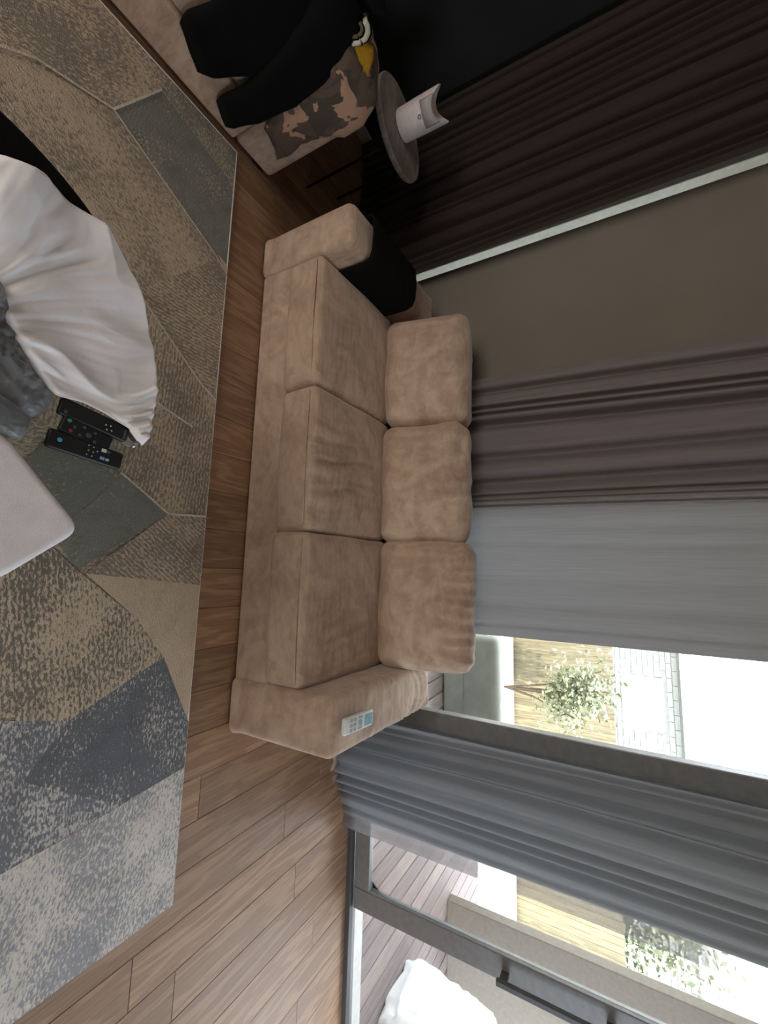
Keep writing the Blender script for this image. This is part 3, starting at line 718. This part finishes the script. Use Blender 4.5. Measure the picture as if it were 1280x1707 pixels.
# ------------------------------------------------------------------ glass coffee table and what lies on it
TC, TR, TZ = (-.4297, .132), .4733, .45
ct = thing('coffee_table', 'round glass coffee table on the rug, covered with clothes', 'table', (TC[0], TC[1], 0))
lathe('glass_top', [(.0001, TZ-.010), (TR-.004, TZ-.010), (TR, TZ-.007), (TR, TZ-.003), (TR-.003, TZ), (.0001, TZ)][::1], M['tglass'], ct, 96)
lathe('pedestal', [(.17, .014), (.17, .03), (.06, .05), (.05, .40), (.12, .44)], M['black_metal'], ct, 32)
o = lathe('metal_cap', [(.024, TZ), (.024, TZ+.004), (.020, TZ+.0065), (.0001, TZ+.007)], M['chrome'], ct, 28); o.location = (-.305-TC[0], .565-TC[1], 0)

bt = thing('black_cloth', 'black cloth lying flat on the glass table, partly under the white shirt', 'cloth')
def circ(a0, a1, r, n):
    return [(TC[0]+r*math.cos(math.radians(a0+(a1-a0)*k/n)), TC[1]+r*math.sin(math.radians(a0+(a1-a0)*k/n))) for k in range(n+1)]
star_cloth('cloth', circ(185, 120, TR-.002, 40)+[(-.66, .40), (-.62, .2), (-.68, .06)], (-.74, .25), lambda x, y, s: TZ+.005+.001*math.sin(30*x), M['black_cloth'], bt, 140, 12, .003)

def shirt_z(x, y, s):
    dx, dy = x-(-.40), y-.16; an = math.atan2(dy, dx); rr = math.hypot(dx, dy)
    # a few long soft ridges fan out from the gathered middle, bent by a slow noise
    w = .5*mnoise.noise(Vector((x*4, y*4, 1.7)))
    n1 = mnoise.noise(Vector((an*4.2+w, rr*2.2, 3.3))); n2 = 1-abs(mnoise.noise(Vector((an*5+w*4+3, rr*3.4, 1.2))))*2.4
    n3 = mnoise.noise(Vector((x*7, y*7, 4.4))); n4 = mnoise.noise(Vector((an*22+w*4, rr*6, 9)))
    n5 = (1-abs(mnoise.noise(Vector((an*9+w*7+8, rr*3.0, 5.5))))*3.2)*max(0, min(1, .4+1.8*mnoise.noise(Vector((x*6+9, y*6, .7)))))
    z = TZ+.020 + .016*n1 + .010*max(-.4, n2) + .014*n3 + .008*max(-.2, n5) + .003*n4
    d = math.hypot(x-TC[0], y-TC[1])
    z = max(z, TZ+.0065)
    if s > .93: z -= (z-(TZ+.0065))*((s-.93)/.07)**2*.6
    # the hem lies over the remote beneath it
    q = max(0, min(1, ((x+.333)*.025+(y-.408)*.148)/.02253)); dr = math.hypot(x+.333-.025*q, y-.408-.148*q)
    z = max(z, TZ+.0205-max(0, dr-.026)*.5)
    if d > TR+.002: z -= (d-(TR+.002))*2.6
    return z
ws = thing('white_shirt', 'rumpled white shirt spread over the glass table edge', 'shirt')
shirt = circ(139, 74.5, TR+.010, 60)+[(-.292, .592), (-.297, .578), (-.322, .552), (-.342, .492), (-.350, .447), (-.346, .395), (-.38, .36), (-.43, .32), (-.50, .27), (-.58, .22), (-.72, .20), (-.785, .25), (-.805, .314), (-.790, .375)]
star_cloth('cloth', shirt, (-.55, .43), shirt_z, M['white_cloth'], ws, 420, 90, .003, .8)

def satin_z(x, y, s):
    w = .04*mnoise.noise(Vector((x*9, y*9, .3)))
    n1 = mnoise.noise(Vector((x*15, y*9, 7.7))); n2 = 1-abs(mnoise.noise(Vector(((x+w)*24+4, (y+w)*12, 2.1))))*2.6; n3 = 1-abs(mnoise.noise(Vector(((x-w)*20+2, (y+w)*40, 6.1))))*2.6
    return TZ+.008+max(0.0, 1-s**4)*max(.0, .022+.020*n1+.011*max(-.4, n2)+.006*max(-.4, n3))
gs = thing('grey_garment', 'crumpled shiny grey garment beside the white shirt on the table', 'garment')
star_cloth('cloth', [(-.60, .15), (-.56, .28), (-.505, .303), (-.452, .322), (-.408, .349), (-.373, .358), (-.346, .394), (-.318, .388), (-.297, .374), (-.285, .35), (-.30, .25), (-.33, .12), (-.45, .08)], (-.43, .24), satin_z, M['satin'], gs, 240, 50, .003)
loft('sleeve', [((-.258, .342, TZ+.028), (.026, -.004, 0), (0, .004, .017)), ((-.268, .300, TZ+.033), (.032, 0, 0), (0, .0, .021)), ((-.285, .25, TZ+.037), (.040, 0, 0), (0, .0, .025)), ((-.32, .18, TZ+.037), (.045, 0, 0), (0, 0, .025))], M['satin'], gs, 40, .009, 3, 8, 2.4)

ft = thing('folded_shirt', 'neatly folded white cotton shirt at the near side of the glass table', 'shirt')
fp = [(-.222, .325), (-.082, .450), (-.066, .456), (-.055, .449), (.030, .345), (.075, .20), (-.08, .08), (-.30, .20)]
for i in range(3):
    f_ = lambda x, y, s, i=i: TZ+.006+.0085*(i+1)-.007*max(0, (s-.94)/.06)**2+.0012*mnoise.noise(Vector((x*20, y*20, i)))
    g_ = 1-.010*(2-i)
    star_cloth('fold', [(-.1+(x+.1)*g_, .26+(y-.26)*g_) for x, y in fp], (-.10, .26), f_, M['towel'], ft, 160, 26, .007, .6)

def remote(name, label, a, b, wid, keys, hz=.007, z=TZ):
    a, b = Vector(a), Vector(b); L = (b-a).length; c = (a+b)/2; d = (b-a)/L
    r = thing(name, label, 'remote', (c.x, c.y, z+.0005), 'remotes on the glass table', math.atan2(d.y, d.x)-math.pi/2)
    rounded('body', wid/2, L/2, hz, .0055, M['black_plastic'], r, (0, 0, hz), n=6)
    for (u, v, w, h, mt) in keys:
        if h == 0: lathe('button', [(w, 0), (w, .0012), (w*.8, .0018), (.0001, .0018)], M[mt], r, 14, (u*wid/2, v*L/2, 2*hz-.0006))
        else: rounded('button', w, h, .0012, .001, M[mt], r, (u*wid/2, v*L/2, 2*hz), n=2)
    return r
# a -> b runs from the end towards the room to the end towards the sofa
ring_keys = [(.35*math.cos(t), .02+.16*math.sin(t), .0028, 0, 'faint') for t in np.linspace(0, 6.28, 7)[:-1]]
remote('remote_control', 'long black remote half under the white shirt hem', (-.333, .408), (-.308, .556), .040,
       [(.5, -.82, .004, 0, 'faint'), (.0, .28, .002, 0, 'key'), (.5, .34, .002, 0, 'key'), (-.1, .42, .002, 0, 'key'), (.4, .48, .002, 0, 'key'), (.1, .88, .012, .002, 'faint')])
remote('remote_control', 'black remote with a green button and a red button, between the two others', (-.2975, .416), (-.272, .520), .042,
       [(-.45, -.78, .0045, 0, 'green'), (.5, -.60, .0040, 0, 'red'), (-.05, -.52, .0035, 0, 'faint'), (.5, -.25, .0035, 0, 'faint'), (-.5, -.2, .0035, 0, 'faint'), (-.45, .25, .0035, 0, 'faint'), (.1, .05, .006, 0, 'faint'), (.5, .35, .0035, 0, 'faint')], .0065)
remote('remote_control', 'black remote with a blue button and small pale hotkeys', (-.2575, .394), (-.2385, .549), .042,
       [(-.05, -.72, .0048, 0, 'blue')]+[(x_, y_, .0016, 0, 'key') for x_, y_ in ((-.55, .0), (.0, .02), (.5, .0), (-.5, .13), (.05, .15), (.5, .14), (-.2, .25))]
       + [(-.55, .42, .004, .0055, 'wkey'), (.35, .42, .0035, .005, 'lblue'), (-.55, .55, .003, .004, 'faint'), (.35, .56, .003, .004, 'key')])
